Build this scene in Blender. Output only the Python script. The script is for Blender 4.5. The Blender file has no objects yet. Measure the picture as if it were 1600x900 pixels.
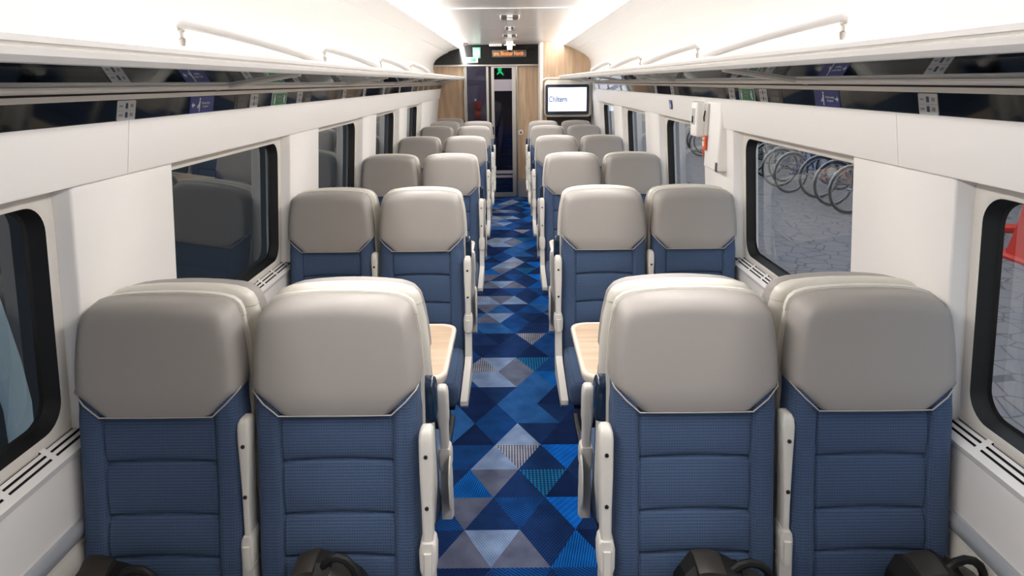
import bpy, bmesh, math, random
from mathutils import Vector, Matrix
R = math.radians
C = bpy.context.scene.collection
scn = bpy.context.scene

# ---------------------------------------------------------------- camera
F_PX, PITCH, ROLL = 1050.0, math.atan(242 / 1050), 0.010
cam_data = bpy.data.cameras.new('camera')
cam = bpy.data.objects.new('camera', cam_data); C.objects.link(cam)
cam_data.sensor_fit = 'HORIZONTAL'; cam_data.sensor_width = 36.0
cam_data.lens = F_PX / 1600 * 36.0
cam_data.shift_x = (800 - 798.42) / 1600
cam_data.shift_y = -(450 - 370) / 1600
cam_data.clip_start = 0.05
c_, s_ = math.cos(PITCH), math.sin(PITCH)
right0, fwd, down0 = Vector((1, 0, 0)), Vector((0, c_, -s_)), Vector((0, -s_, -c_))
right = right0 * math.cos(ROLL) + down0 * math.sin(ROLL)
down = -right0 * math.sin(ROLL) + down0 * math.cos(ROLL)
m3 = Matrix((right, -down, -fwd)).transposed()
cam.matrix_world = Matrix.Translation((-0.008, 0, 1.88)) @ m3.to_4x4()
scn.camera = cam

# ---------------------------------------------------------------- world, light, exposure
LIGHT_STRENGTH = 27.0
EXPOSURE = 0.08
world = bpy.data.worlds.new('dusk'); scn.world = world
world.use_nodes = True
wb = world.node_tree.nodes['Background']
wb.inputs[0].default_value = (0.84, 0.90, 1.0, 1); wb.inputs[1].default_value = 1.7
scn.view_settings.view_transform = 'Standard'
scn.view_settings.look = 'None'
scn.view_settings.gamma = 1.0
scn.view_settings.use_curve_mapping = False
scn.view_settings.exposure = EXPOSURE
scn.cycles.max_bounces = 14
scn.cycles.diffuse_bounces = 7
scn.cycles.glossy_bounces = 6
scn.cycles.transparent_max_bounces = 24
scn.cycles.sample_clamp_indirect = 6.0

# ---------------------------------------------------------------- materials
def lin(c):
    return tuple(((v / 255) / 12.92 if v / 255 <= 0.04045 else ((v / 255 + 0.055) / 1.055) ** 2.4) for v in c[:3]) + (1.0,)

def mat(name, rgb, rough=0.5, metal=0.0, spec=0.5, coat=0.0, emit=None, estr=0.0):
    m = bpy.data.materials.new(name); m.use_nodes = True
    b = m.node_tree.nodes['Principled BSDF']
    b.inputs['Base Color'].default_value = lin(rgb)
    b.inputs['Roughness'].default_value = rough
    b.inputs['Metallic'].default_value = metal
    b.inputs['Specular IOR Level'].default_value = spec
    b.inputs['Coat Weight'].default_value = coat
    b.inputs['Coat Roughness'].default_value = 0.05
    if emit:
        b.inputs['Emission Color'].default_value = lin(emit); b.inputs['Emission Strength'].default_value = estr
    return m

def nd(m, kind, **kw):
    n = m.node_tree.nodes.new(kind)
    for k, v in kw.items(): setattr(n, k, v)
    return n

def lk(m, a, b): m.node_tree.links.new(a, b)
def bsdf(m): return m.node_tree.nodes['Principled BSDF']

def mapping(m, scale, rot=(0, 0, 0), loc=(0, 0, 0)):
    tc = nd(m, 'ShaderNodeTexCoord'); mp = nd(m, 'ShaderNodeMapping')
    mp.inputs['Scale'].default_value = scale; mp.inputs['Rotation'].default_value = rot; mp.inputs['Location'].default_value = loc
    lk(m, tc.outputs['Object'], mp.inputs['Vector'])
    return mp.outputs['Vector']

def mixcol(m, fac, a, b):
    n = nd(m, 'ShaderNodeMix', data_type='RGBA')
    lk(m, fac, n.inputs[0]); n.inputs[6].default_value = a; n.inputs[7].default_value = b
    return n.outputs[2]

def bump(m, h, strength=0.3, dist=0.002):
    n = nd(m, 'ShaderNodeBump'); n.inputs['Strength'].default_value = strength; n.inputs['Distance'].default_value = dist
    lk(m, h, n.inputs['Height']); lk(m, n.outputs['Normal'], bsdf(m).inputs['Normal'])

def fabric(name, a, b):
    m = mat(name, a, rough=0.9, spec=0.2)
    v = mapping(m, (1, 1, 1))
    w = nd(m, 'ShaderNodeTexWave', wave_type='BANDS', bands_direction='Z'); w.inputs['Scale'].default_value = 38.0; w.inputs['Distortion'].default_value = 0.6
    w.inputs['Detail'].default_value = 1.0; w.inputs['Detail Scale'].default_value = 3.0
    lk(m, v, w.inputs['Vector'])
    n = nd(m, 'ShaderNodeTexNoise'); n.inputs['Scale'].default_value = 380.0; n.inputs['Detail'].default_value = 2.0
    lk(m, v, n.inputs['Vector'])
    w2 = nd(m, 'ShaderNodeTexWave', wave_type='BANDS', bands_direction='X'); w2.inputs['Scale'].default_value = 45.0
    lk(m, v, w2.inputs['Vector'])
    mx = nd(m, 'ShaderNodeMath', operation='MULTIPLY_ADD'); lk(m, w.outputs['Fac'], mx.inputs[0]); mx.inputs[1].default_value = 0.5
    sc = nd(m, 'ShaderNodeMath', operation='MULTIPLY_ADD'); lk(m, n.outputs['Fac'], sc.inputs[0]); sc.inputs[1].default_value = 0.5
    w3 = nd(m, 'ShaderNodeMath', operation='MULTIPLY'); lk(m, w2.outputs['Fac'], w3.inputs[0]); w3.inputs[1].default_value = 0.2
    lk(m, w3.outputs[0], sc.inputs[2])
    lk(m, sc.outputs[0], mx.inputs[2])
    lk(m, mixcol(m, mx.outputs[0], lin(b), lin(a)), bsdf(m).inputs['Base Color'])
    bump(m, mx.outputs[0], 0.35, 0.002)
    bsdf(m).inputs['Sheen Weight'].default_value = 0.05
    return m

def leather(name, rgb):
    m = mat(name, rgb, rough=0.5, spec=0.4)
    v = mapping(m, (1, 1, 1))
    n = nd(m, 'ShaderNodeTexNoise'); n.inputs['Scale'].default_value = 260.0; n.inputs['Detail'].default_value = 3.0
    lk(m, v, n.inputs['Vector'])
    bump(m, n.outputs['Fac'], 0.10, 0.001)
    return m

def wood(name, a, b, scale, rough=0.45):
    m = mat(name, a, rough=rough, spec=0.4)
    v = mapping(m, scale)
    n = nd(m, 'ShaderNodeTexNoise'); n.inputs['Scale'].default_value = 3.0; n.inputs['Detail'].default_value = 7.0; n.inputs['Distortion'].default_value = 0.4
    lk(m, v, n.inputs['Vector'])
    r = nd(m, 'ShaderNodeValToRGB'); r.color_ramp.elements[0].position = 0.36; r.color_ramp.elements[1].position = 0.64
    r.color_ramp.elements[0].color = lin(b); r.color_ramp.elements[1].color = lin(a)
    lk(m, n.outputs['Fac'], r.inputs['Fac']); lk(m, r.outputs['Color'], bsdf(m).inputs['Base Color'])
    return m

def glass(name, tint, ior, rough=0.0):
    m = bpy.data.materials.new(name); m.use_nodes = True
    nt = m.node_tree; nt.nodes.clear()
    out = nd(m, 'ShaderNodeOutputMaterial'); tr = nd(m, 'ShaderNodeBsdfTransparent'); gl = nd(m, 'ShaderNodeBsdfGlossy')
    tr.inputs[0].default_value = tint; gl.inputs['Roughness'].default_value = rough; gl.inputs[0].default_value = (0.92, 0.97, 1, 1)
    fr = nd(m, 'ShaderNodeFresnel'); fr.inputs['IOR'].default_value = ior
    geo = nd(m, 'ShaderNodeNewGeometry'); inv = nd(m, 'ShaderNodeMath', operation='SUBTRACT'); inv.inputs[0].default_value = 1.0
    lk(m, geo.outputs['Backfacing'], inv.inputs[1])
    mu = nd(m, 'ShaderNodeMath', operation='MULTIPLY'); lk(m, fr.outputs[0], mu.inputs[0]); lk(m, inv.outputs[0], mu.inputs[1])
    mx = nd(m, 'ShaderNodeMixShader'); lk(m, mu.outputs[0], mx.inputs[0]); lk(m, tr.outputs[0], mx.inputs[1]); lk(m, gl.outputs[0], mx.inputs[2])
    lk(m, mx.outputs[0], out.inputs[0])
    return m

M = {}
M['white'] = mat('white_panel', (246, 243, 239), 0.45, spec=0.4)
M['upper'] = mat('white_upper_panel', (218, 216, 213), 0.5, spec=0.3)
M['rail'] = mat('white_rail', (232, 229, 225), 0.4)
M['cream'] = mat('cream_trim', (226, 221, 212), 0.4)
M['groove'] = mat('dark_groove', (62, 54, 48), 0.7)
M['rim'] = mat('cream_plastic', (222, 218, 208), 0.35)
M['ceil'] = mat('satin_ceiling', (228, 226, 223), 0.24, spec=0.6)
M['strip'] = mat('gloss_black', (20, 23, 26), 0.05, spec=0.5)
M['header'] = mat('gloss_header', (24, 24, 24), 0.12, spec=0.5)
M['gasket'] = mat('black_rubber', (13, 13, 14), 0.6)
M['blue'] = fabric('blue_moquette', (76, 96, 126), (49, 63, 88))
M['leather'] = leather('grey_leather', (160, 155, 150))
M['piping'] = mat('piping', (182, 177, 170), 0.5)
M['arm'] = mat('arm_plastic', (218, 214, 206), 0.38)
M['screw'] = mat('screw_dark', (58, 54, 50), 0.4, metal=0.6)
M['handle'] = mat('navy_gloss', (14, 40, 66), 0.15, spec=0.6)
M['dark'] = mat('dark_metal', (30, 31, 34), 0.5)
M['chrome'] = mat('chrome', (200, 198, 194), 0.2, metal=1.0)
M['alu'] = mat('satin_aluminium', (178, 172, 166), 0.35, metal=0.6)
M['wood'] = wood('oak_panel', (186, 160, 132), (158, 132, 106), (6, 6, 0.5))
M['tablewood'] = wood('oak_table', (214, 190, 164), (196, 170, 142), (0.8, 7, 7))
M['tablerim'] = mat('table_rim', (224, 212, 198), 0.4)
M['brown'] = mat('dark_brown', (48, 38, 30), 0.5)
M['light'] = mat('light_diffuser', (255, 255, 255), 0.5, emit=(254, 251, 249), estr=LIGHT_STRENGTH)
M['glass'] = glass('window_glass', (0.84, 0.87, 0.88, 1), 1.95)
M['doorglass'] = glass('door_glass', (0.62, 0.62, 0.68, 1), 1.5)
M['rackglass'] = glass('smoked_rack_glass', (0.22, 0.22, 0.22, 1), 2.6, 0.02)
M['frost'] = mat('frosted_band', (150, 142, 150), 0.6)
M['card'] = mat('card_grey', (196, 198, 198), 0.5)
M['cardink'] = mat('card_ink', (48, 54, 96), 0.5)
M['cardgrey'] = mat('card_grey_ink', (140, 142, 144), 0.5)
M['sblue'] = mat('sign_blue', (28, 44, 128), 0.35)
M['sgreen'] = mat('sign_green', (12, 122, 78), 0.35)
M['swhite'] = mat('sign_white', (226, 232, 236), 0.5)
M['btn'] = mat('button_grey', (88, 84, 82), 0.4)
M['btnback'] = mat('button_back', (44, 40, 38), 0.3)
M['wcgreen'] = mat('wc_green', (90, 170, 140), 0.4, emit=(120, 215, 170), estr=0.12)
M['wcwhite'] = mat('wc_white', (240, 255, 248), 0.4, emit=(235, 255, 245), estr=0.4)
M['exitgreen'] = mat('exit_green', (20, 190, 110), 0.4, emit=(20, 220, 120), estr=2.0)
M['led'] = mat('led_panel', (96, 88, 78), 0.4)
M['amber'] = mat('led_amber', (240, 140, 60), 0.4, emit=(255, 140, 50), estr=0.6)
M['tvblack'] = mat('tv_bezel', (42, 46, 56), 0.25)
M['screen'] = mat('tv_screen', (225, 232, 245), 0.3, emit=(228, 236, 250), estr=0.9)
M['tvtext'] = mat('tv_text', (30, 44, 130), 0.4, emit=(40, 60, 150), estr=0.25)
M['tvfaint'] = mat('tv_faint', (200, 208, 228), 0.4, emit=(205, 212, 232), estr=0.8)
M['vfill'] = mat('vestibule_fill_lamp', (255, 255, 255), 0.5, emit=(245, 245, 255), estr=14.0)  # glow of the fill lamps added to brighten the vestibule
M['red'] = mat('red_paint', (206, 52, 34), 0.45)
M['orange'] = mat('orange_label', (224, 88, 44), 0.5)
M['cleargrey'] = mat('clear_grey', (196, 194, 188), 0.15)
M['bag'] = mat('black_bag', (22, 21, 20), 0.55, spec=0.35)
M['bagband'] = mat('brown_band', (46, 42, 37), 0.4)
M['duct'] = mat('grey_duct', (168, 172, 178), 0.4)
M['sky_col'] = mat('pale_blue_metal', (176, 194, 202), 0.5)
M['night'] = mat('dark_outside', (16, 22, 30), 0.9)  # near-black colour stands in for the unlit left side
M['vest'] = mat('vestibule_wall', (132, 124, 138), 0.6)
M['vestdark'] = mat('vestibule_dark', (52, 58, 84), 0.6)
M['vestblue'] = mat('vestibule_blue', (34, 44, 120), 0.6)
M['tyre'] = mat('tyre', (24, 24, 26), 0.8)
M['bikedark'] = mat('bike_dark', (44, 46, 52), 0.4, metal=0.3)
M['bikered'] = mat('bike_red', (140, 36, 34), 0.4)
M['bikeblue'] = mat('bike_blue', (34, 62, 120), 0.4)
M['silver'] = mat('bike_silver', (160, 162, 166), 0.35, metal=0.7)
M['brick'] = mat('station_wall', (92, 78, 74), 0.9)

m = mat('platform_paving', (120, 122, 128), 0.85, spec=0.2)
v = mapping(m, (1, 1, 1))
vo = nd(m, 'ShaderNodeTexVoronoi', feature='DISTANCE_TO_EDGE'); vo.inputs['Scale'].default_value = 4.5; lk(m, v, vo.inputs['Vector'])
ns = nd(m, 'ShaderNodeTexNoise'); ns.inputs['Scale'].default_value = 3.0; ns.inputs['Detail'].default_value = 6; lk(m, v, ns.inputs['Vector'])
st = nd(m, 'ShaderNodeMath', operation='LESS_THAN'); st.inputs[1].default_value = 0.03; lk(m, vo.outputs['Distance'], st.inputs[0])
n2 = nd(m, 'ShaderNodeMix', data_type='RGBA'); lk(m, st.outputs[0], n2.inputs[0]); n2.inputs[7].default_value = lin((98, 94, 95))
lk(m, mixcol(m, ns.outputs['Fac'], lin((112, 112, 118)), lin((142, 132, 128))), n2.inputs[6])
lk(m, n2.outputs[2], bsdf(m).inputs['Base Color'])
M['paving'] = m

def carpet(name, a, b, scale, rot, kind='stripe'):
    m = mat(name, a, rough=0.95, spec=0.1)
    v = mapping(m, (1, 1, 1), (0, 0, rot))
    if kind == 'check':
        sx = nd(m, 'ShaderNodeTexWave', wave_type='BANDS', bands_direction='X', wave_profile='TRI'); sx.inputs['Scale'].default_value = scale; lk(m, v, sx.inputs['Vector'])
        sy = nd(m, 'ShaderNodeTexWave', wave_type='BANDS', bands_direction='Y', wave_profile='SAW'); sy.inputs['Scale'].default_value = scale; lk(m, v, sy.inputs['Vector'])
        g = nd(m, 'ShaderNodeMath', operation='GREATER_THAN'); lk(m, sx.outputs['Fac'], g.inputs[0]); lk(m, sy.outputs['Fac'], g.inputs[1]); f = g.outputs[0]
    else:
        w = nd(m, 'ShaderNodeTexWave', wave_type='BANDS', bands_direction='X'); w.inputs['Scale'].default_value = scale; lk(m, v, w.inputs['Vector'])
        w.inputs['Distortion'].default_value = 0.3
        f = w.outputs['Fac']
    n = nd(m, 'ShaderNodeTexNoise'); n.inputs['Scale'].default_value = 9.0; n.inputs['Detail'].default_value = 5; lk(m, v, n.inputs['Vector'])
    c1 = mixcol(m, f, lin(b), lin(a))
    mm = nd(m, 'ShaderNodeMix', data_type='RGBA', blend_type='MULTIPLY'); mm.inputs[0].default_value = 0.8; lk(m, c1, mm.inputs[6])
    r = nd(m, 'ShaderNodeValToRGB'); r.color_ramp.elements[0].position = 0.3; r.color_ramp.elements[1].position = 0.7
    r.color_ramp.elements[0].color = (0.55, 0.55, 0.6, 1); r.color_ramp.elements[1].color = (1.1, 1.1, 1.1, 1)
    lk(m, n.outputs['Fac'], r.inputs['Fac']); lk(m, r.outputs['Color'], mm.inputs[7])
    lk(m, mm.outputs[2], bsdf(m).inputs['Base Color'])
    return m
CARPET = {
    'B': carpet('carpet_bright_stripe', (22, 122, 214), (12, 62, 130), 30, R(12)),
    'b': carpet('carpet_bright_plain', (14, 118, 220), (14, 100, 196), 12, R(40)),
    'M': carpet('carpet_mid', (52, 112, 178), (34, 84, 146), 26, R(58)),
    'L': carpet('carpet_light', (150, 172, 206), (116, 142, 182), 30, R(-30)),
    'G': carpet('carpet_grey', (128, 134, 154), (72, 82, 110), 34, R(60)),
    'N': carpet('carpet_navy', (34, 66, 118), (18, 40, 86), 26, R(35)),
    'n': carpet('carpet_navy_plain', (22, 44, 92), (18, 38, 80), 20, R(80)),
    'S': carpet('carpet_blue_stripe', (26, 90, 164), (18, 44, 92), 26, R(-50)),
    'W': carpet('carpet_pale_triangles', (190, 194, 204), (40, 52, 84), 22, 0, 'check'),
    'T': carpet('carpet_teal_triangles', (30, 130, 180), (24, 48, 96), 18, 0, 'check'),
}

# ---------------------------------------------------------------- mesh helpers
def obj(name, verts, faces, material, parent=None, angle=38, midx=None, extra=()):
    me = bpy.data.meshes.new(name)
    bm = bmesh.new()
    vs = [bm.verts.new(p) for p in verts]
    for i, f in enumerate(faces):
        try:
            ff = bm.faces.new([vs[k] for k in f])
            if midx: ff.material_index = midx[i]
        except ValueError: pass
    return finish(name, bm, material, parent, angle, extra)

def finish(name, bm, material, parent=None, angle=38, extra=()):
    me = bpy.data.meshes.new(name)
    bmesh.ops.recalc_face_normals(bm, faces=bm.faces[:])
    for f in bm.faces: f.smooth = True
    for e in bm.edges:
        if len(e.link_faces) == 2 and e.calc_face_angle(0) > R(angle): e.smooth = False
    bm.to_mesh(me); bm.free()
    me.materials.append(material)
    for x in extra: me.materials.append(x)
    o = bpy.data.objects.new(name, me); C.objects.link(o)
    if parent: o.parent = parent
    return o

class B:
    """collects shapes into one mesh"""
    def __init__(self): self.bm = bmesh.new()
    def _merge(self, t, mi=0):
        for f in t.faces: f.material_index = mi
        me = bpy.data.meshes.new('t'); t.to_mesh(me); t.free(); self.bm.from_mesh(me); bpy.data.meshes.remove(me)
    def box(self, x0, x1, y0, y1, z0, z1, bev=0.0, seg=2, mi=0, mtx=None):
        t = bmesh.new(); bmesh.ops.create_cube(t, size=1)
        bmesh.ops.scale(t, vec=(abs(x1 - x0), abs(y1 - y0), abs(z1 - z0)), verts=t.verts)
        bmesh.ops.translate(t, vec=((x0 + x1) / 2, (y0 + y1) / 2, (z0 + z1) / 2), verts=t.verts)
        if bev > 0: bmesh.ops.bevel(t, geom=t.edges[:] , offset=bev, segments=seg, affect='EDGES', profile=0.5)
        if mtx is not None: bmesh.ops.transform(t, matrix=mtx, verts=t.verts)
        self._merge(t, mi); return self
    def loft(self, loops, cap=True, closed=True, mi=0):
        t = bmesh.new(); rows = [[t.verts.new(p) for p in L] for L in loops]
        n = len(rows[0])
        for a, b in zip(rows, rows[1:]):
            for i in range(n if closed else n - 1):
                j = (i + 1) % n
                try: t.faces.new((a[i], a[j], b[j], b[i]))
                except ValueError: pass
        if cap and closed:
            for L in (rows[0], rows[-1]):
                try: t.faces.new(L)
                except ValueError: pass
        bmesh.ops.recalc_face_normals(t, faces=t.faces[:])
        self._merge(t, mi); return self
    def tube(self, path, r, seg=10, mi=0, closed=False):
        pts = [Vector(p) for p in path]; loops = []
        n = len(pts); up = None
        for i, p in enumerate(pts):
            a = pts[(i - 1) % n] if (i > 0 or closed) else p; b = pts[(i + 1) % n] if (i < n - 1 or closed) else p
            d = (b - a).normalized()
            if up is None:
                up = Vector((0, 0, 1)) if abs(d.z) < 0.9 else Vector((1, 0, 0))
            u = d.cross(up).normalized(); up = u.cross(d).normalized()
            rr = r[i] if isinstance(r, (list, tuple)) else r
            loops.append([p + u * rr * math.cos(k * 2 * math.pi / seg) + up * rr * math.sin(k * 2 * math.pi / seg) for k in range(seg)])
        if closed: loops.append(loops[0])
        return self.loft(loops, cap=not closed, mi=mi)
    def cyl(self, p, axis, r, h, seg=20, mi=0):
        a = Vector(axis).normalized(); p = Vector(p)
        return self.tube([p - a * h / 2, p + a * h / 2], r, seg, mi)
    def poly(self, pts, ext, mi=0):
        """extrude a planar polygon by the vector ext"""
        e = Vector(ext); return self.loft([[Vector(p) for p in pts], [Vector(p) + e for p in pts]], mi=mi)
    def quad(self, pts, mi=0):
        t = bmesh.new(); t.faces.new([t.verts.new(p) for p in pts]); self._merge(t, mi); return self
    def build(self, name, material, parent=None, angle=38, extra=()):
        if len(self.bm.verts) > 4: bmesh.ops.remove_doubles(self.bm, verts=self.bm.verts[:], dist=1e-5)
        return finish(name, self.bm, material, parent, angle, extra)

def empty(name, loc=(0, 0, 0), rz=0.0):
    o = bpy.data.objects.new(name, None); C.objects.link(o); o.location = loc; o.rotation_euler = (0, 0, rz); o.empty_display_size = 0.1
    return o
def tag(o, label, cat, group=None):
    o['label'] = label; o['category'] = cat
    if group: o['group'] = group
    return o
def struct(o):
    o['kind'] = 'structure'; return o
def copy_tree(o, parent=None):
    c = o.copy(); C.objects.link(c)
    if parent is not None: c.parent = parent
    for ch in list(o.children): copy_tree(ch, c)
    return c
def rrect(a0, a1, b0, b1, r, seg=6):
    pts = []
    for cx, cy, st in ((a1 - r, b1 - r, 0), (a0 + r, b1 - r, 90), (a0 + r, b0 + r, 180), (a1 - r, b0 + r, 270)):
        for k in range(seg + 1):
            t = R(st + 90 * k / seg); pts.append((cx + r * math.cos(t), cy + r * math.sin(t)))
    return pts
def text_mesh(name, body, size, material, mtx, parent=None, sx=1.0, extr=0.0006, bold=0.0):
    cu = bpy.data.curves.new(name, 'FONT'); cu.body = body; cu.size = size; cu.align_x = 'CENTER'; cu.align_y = 'CENTER'; cu.extrude = extr; cu.offset = bold; cu.resolution_u = 3
    t = bpy.data.objects.new('tmp_text', cu); C.objects.link(t)
    dg = bpy.context.evaluated_depsgraph_get(); me = bpy.data.meshes.new_from_object(t.evaluated_get(dg))
    bpy.data.objects.remove(t); bpy.data.curves.remove(cu)
    me.transform(mtx @ Matrix.Diagonal((sx, 1, 1, 1))); me.materials.clear(); me.materials.append(material); me.name = name
    o = bpy.data.objects.new(name, me); C.objects.link(o)
    if parent: o.parent = parent
    return o

# ---------------------------------------------------------------- layout
ORD2 = ['first', 'second', 'third', 'fourth', 'fifth', 'sixth', 'seventh']
YP0 = 10.45
Y0, Y1 = -2.6, 11.10           # the saloon
BAY = 1.8
def Xi(z): return 1.155 + (1.62 - z) * 0.075      # inner face of the window wall
WINS = [(0.45 + BAY * k, 1.765 + BAY * k) for k in range(5)]

# ---------------------------------------------------------------- floor: carpet of triangles
PAT = {
    0: {'U-1': 'G', 'D-1': 'L', 'U0': 'G', 'D0': 'N', 'U1': 'B', 'D1': 'n', 'D-2': 'N', 'U-2': 'S'},
    1: {'U-1': 'N', 'D-1': 'S', 'U0': 'N', 'D0': 'b', 'D-2': 'G', 'U1': 'N', 'D1': 'n'},
    2: {'U-1': 'B', 'D-1': 'G', 'U0': 'N', 'D0': 'T', 'U1': 'n', 'D-2': 'N', 'D1': 'N'},
    3: {'U-1': 'L', 'D-1': 'W', 'U0': 'N', 'D0': 'b', 'D-2': 'S', 'U1': 'N', 'U-2': 'S'},
    4: {'U0': 'L', 'D-1': 'S', 'D0': 'N', 'U-1': 'n', 'U1': 'n', 'D1': 'n'},
    5: {'D-1': 'M', 'U0': 'M', 'U-1': 'S', 'D0': 'N', 'D-2': 'n', 'U1': 'n'},
    6: {'U0': 'M', 'D0': 'M', 'D-1': 'N', 'U-1': 'n', 'U1': 'n', 'D1': 'N'},
    7: {'U-1': 'L', 'D-2': 'L', 'D-1': 'G', 'U0': 'M', 'D0': 'B', 'U1': 'N'},
    8: {'U-1': 'W', 'D-1': 'L', 'U0': 'G', 'D-2': 'N', 'D0': 'T', 'U1': 'S'},
    9: {'U-1': 'N', 'D-1': 'N', 'U0': 'n', 'D0': 'S', 'D-2': 'n', 'U1': 'N'},
    10: {'D0': 'W', 'U0': 'N', 'D-1': 'n', 'U-1': 'N', 'U1': 'S', 'D1': 'N'},
    11: {'U-1': 'M', 'D-1': 'S', 'U0': 'N', 'D0': 'N', 'D-2': 'M', 'U1': 'b'},
    12: {'U-1': 'G', 'D-1': 'L', 'U0': 'S', 'D0': 'N', 'D-2': 'M', 'U1': 'n'},
    13: {'U-1': 'M', 'D-1': 'N', 'U0': 'S', 'D0': 'M', 'D-2': 'G', 'U1': 'N'},
    14: {'U-1': 'L', 'D-1': 'G', 'U0': 'L', 'D0': 'N', 'D-2': 'W', 'U1': 'B'},
    15: {'U-1': 'N', 'D-1': 'S', 'U0': 'N', 'D0': 'S', 'D-2': 'n', 'U1': 'n'},
}
def build_carpet():
    keys = list(CARPET); rnd = random.Random(4)
    W, H_, yb, xb = 0.24, 0.232, 2.305, 0.018
    vid = {}; verts = []; faces = []; mi = []
    def V(x, y):
        x = max(-1.26, min(1.26, x)); y = max(Y0, min(Y1, y))
        k = (round(x, 4), round(y, 4))
        if k not in vid: vid[k] = len(verts); verts.append((k[0], k[1], 0.0))
        return vid[k]
    j0 = math.floor((Y0 - yb) / H_); j1 = math.ceil((Y1 - yb) / H_)
    for j in range(j0, j1):
        ya, yt = yb + j * H_, yb + (j + 1) * H_
        odd = j % 2
        p = PAT[j % 16]
        for n in range(-7, 7):
            ax = xb + (0.12 if odd else 0) + n * W
            for kind, tri in (('U', ((ax, yt), (ax - W / 2, ya), (ax + W / 2, ya))), ('D', ((ax, yt), (ax + W, yt), (ax + W / 2, ya)))):
                key = p.get('%s%d' % (kind, n)) or rnd.choice('NNnnSSSNMG')
                f = [V(*q) for q in tri]
                if len(set(f)) == 3: faces.append(f); mi.append(keys.index(key))
    o = obj('floor', verts, faces, CARPET[keys[0]], midx=mi, extra=[CARPET[k] for k in keys[1:]])
    struct(o)
    b = B(); b.box(-1.32, 1.32, Y0, 14.4, -0.12, -0.005); struct(b.build('trim_1', M['dark']))
build_carpet()

# ---------------------------------------------------------------- side walls
tri_n = [1]
def trim(b, m, **k):
    tri_n[0] += 1
    return struct(b.build('trim_%d' % tri_n[0], m, **k))
def prof(b, s, pts, y0=Y0, y1=Y1, mi=0):
    """closed XZ profile extruded along the coach; x is mirrored by the side s"""
    b.poly([(s * x, y0, z) for x, z in pts], (0, y1 - y0, 0), mi); return b

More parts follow.
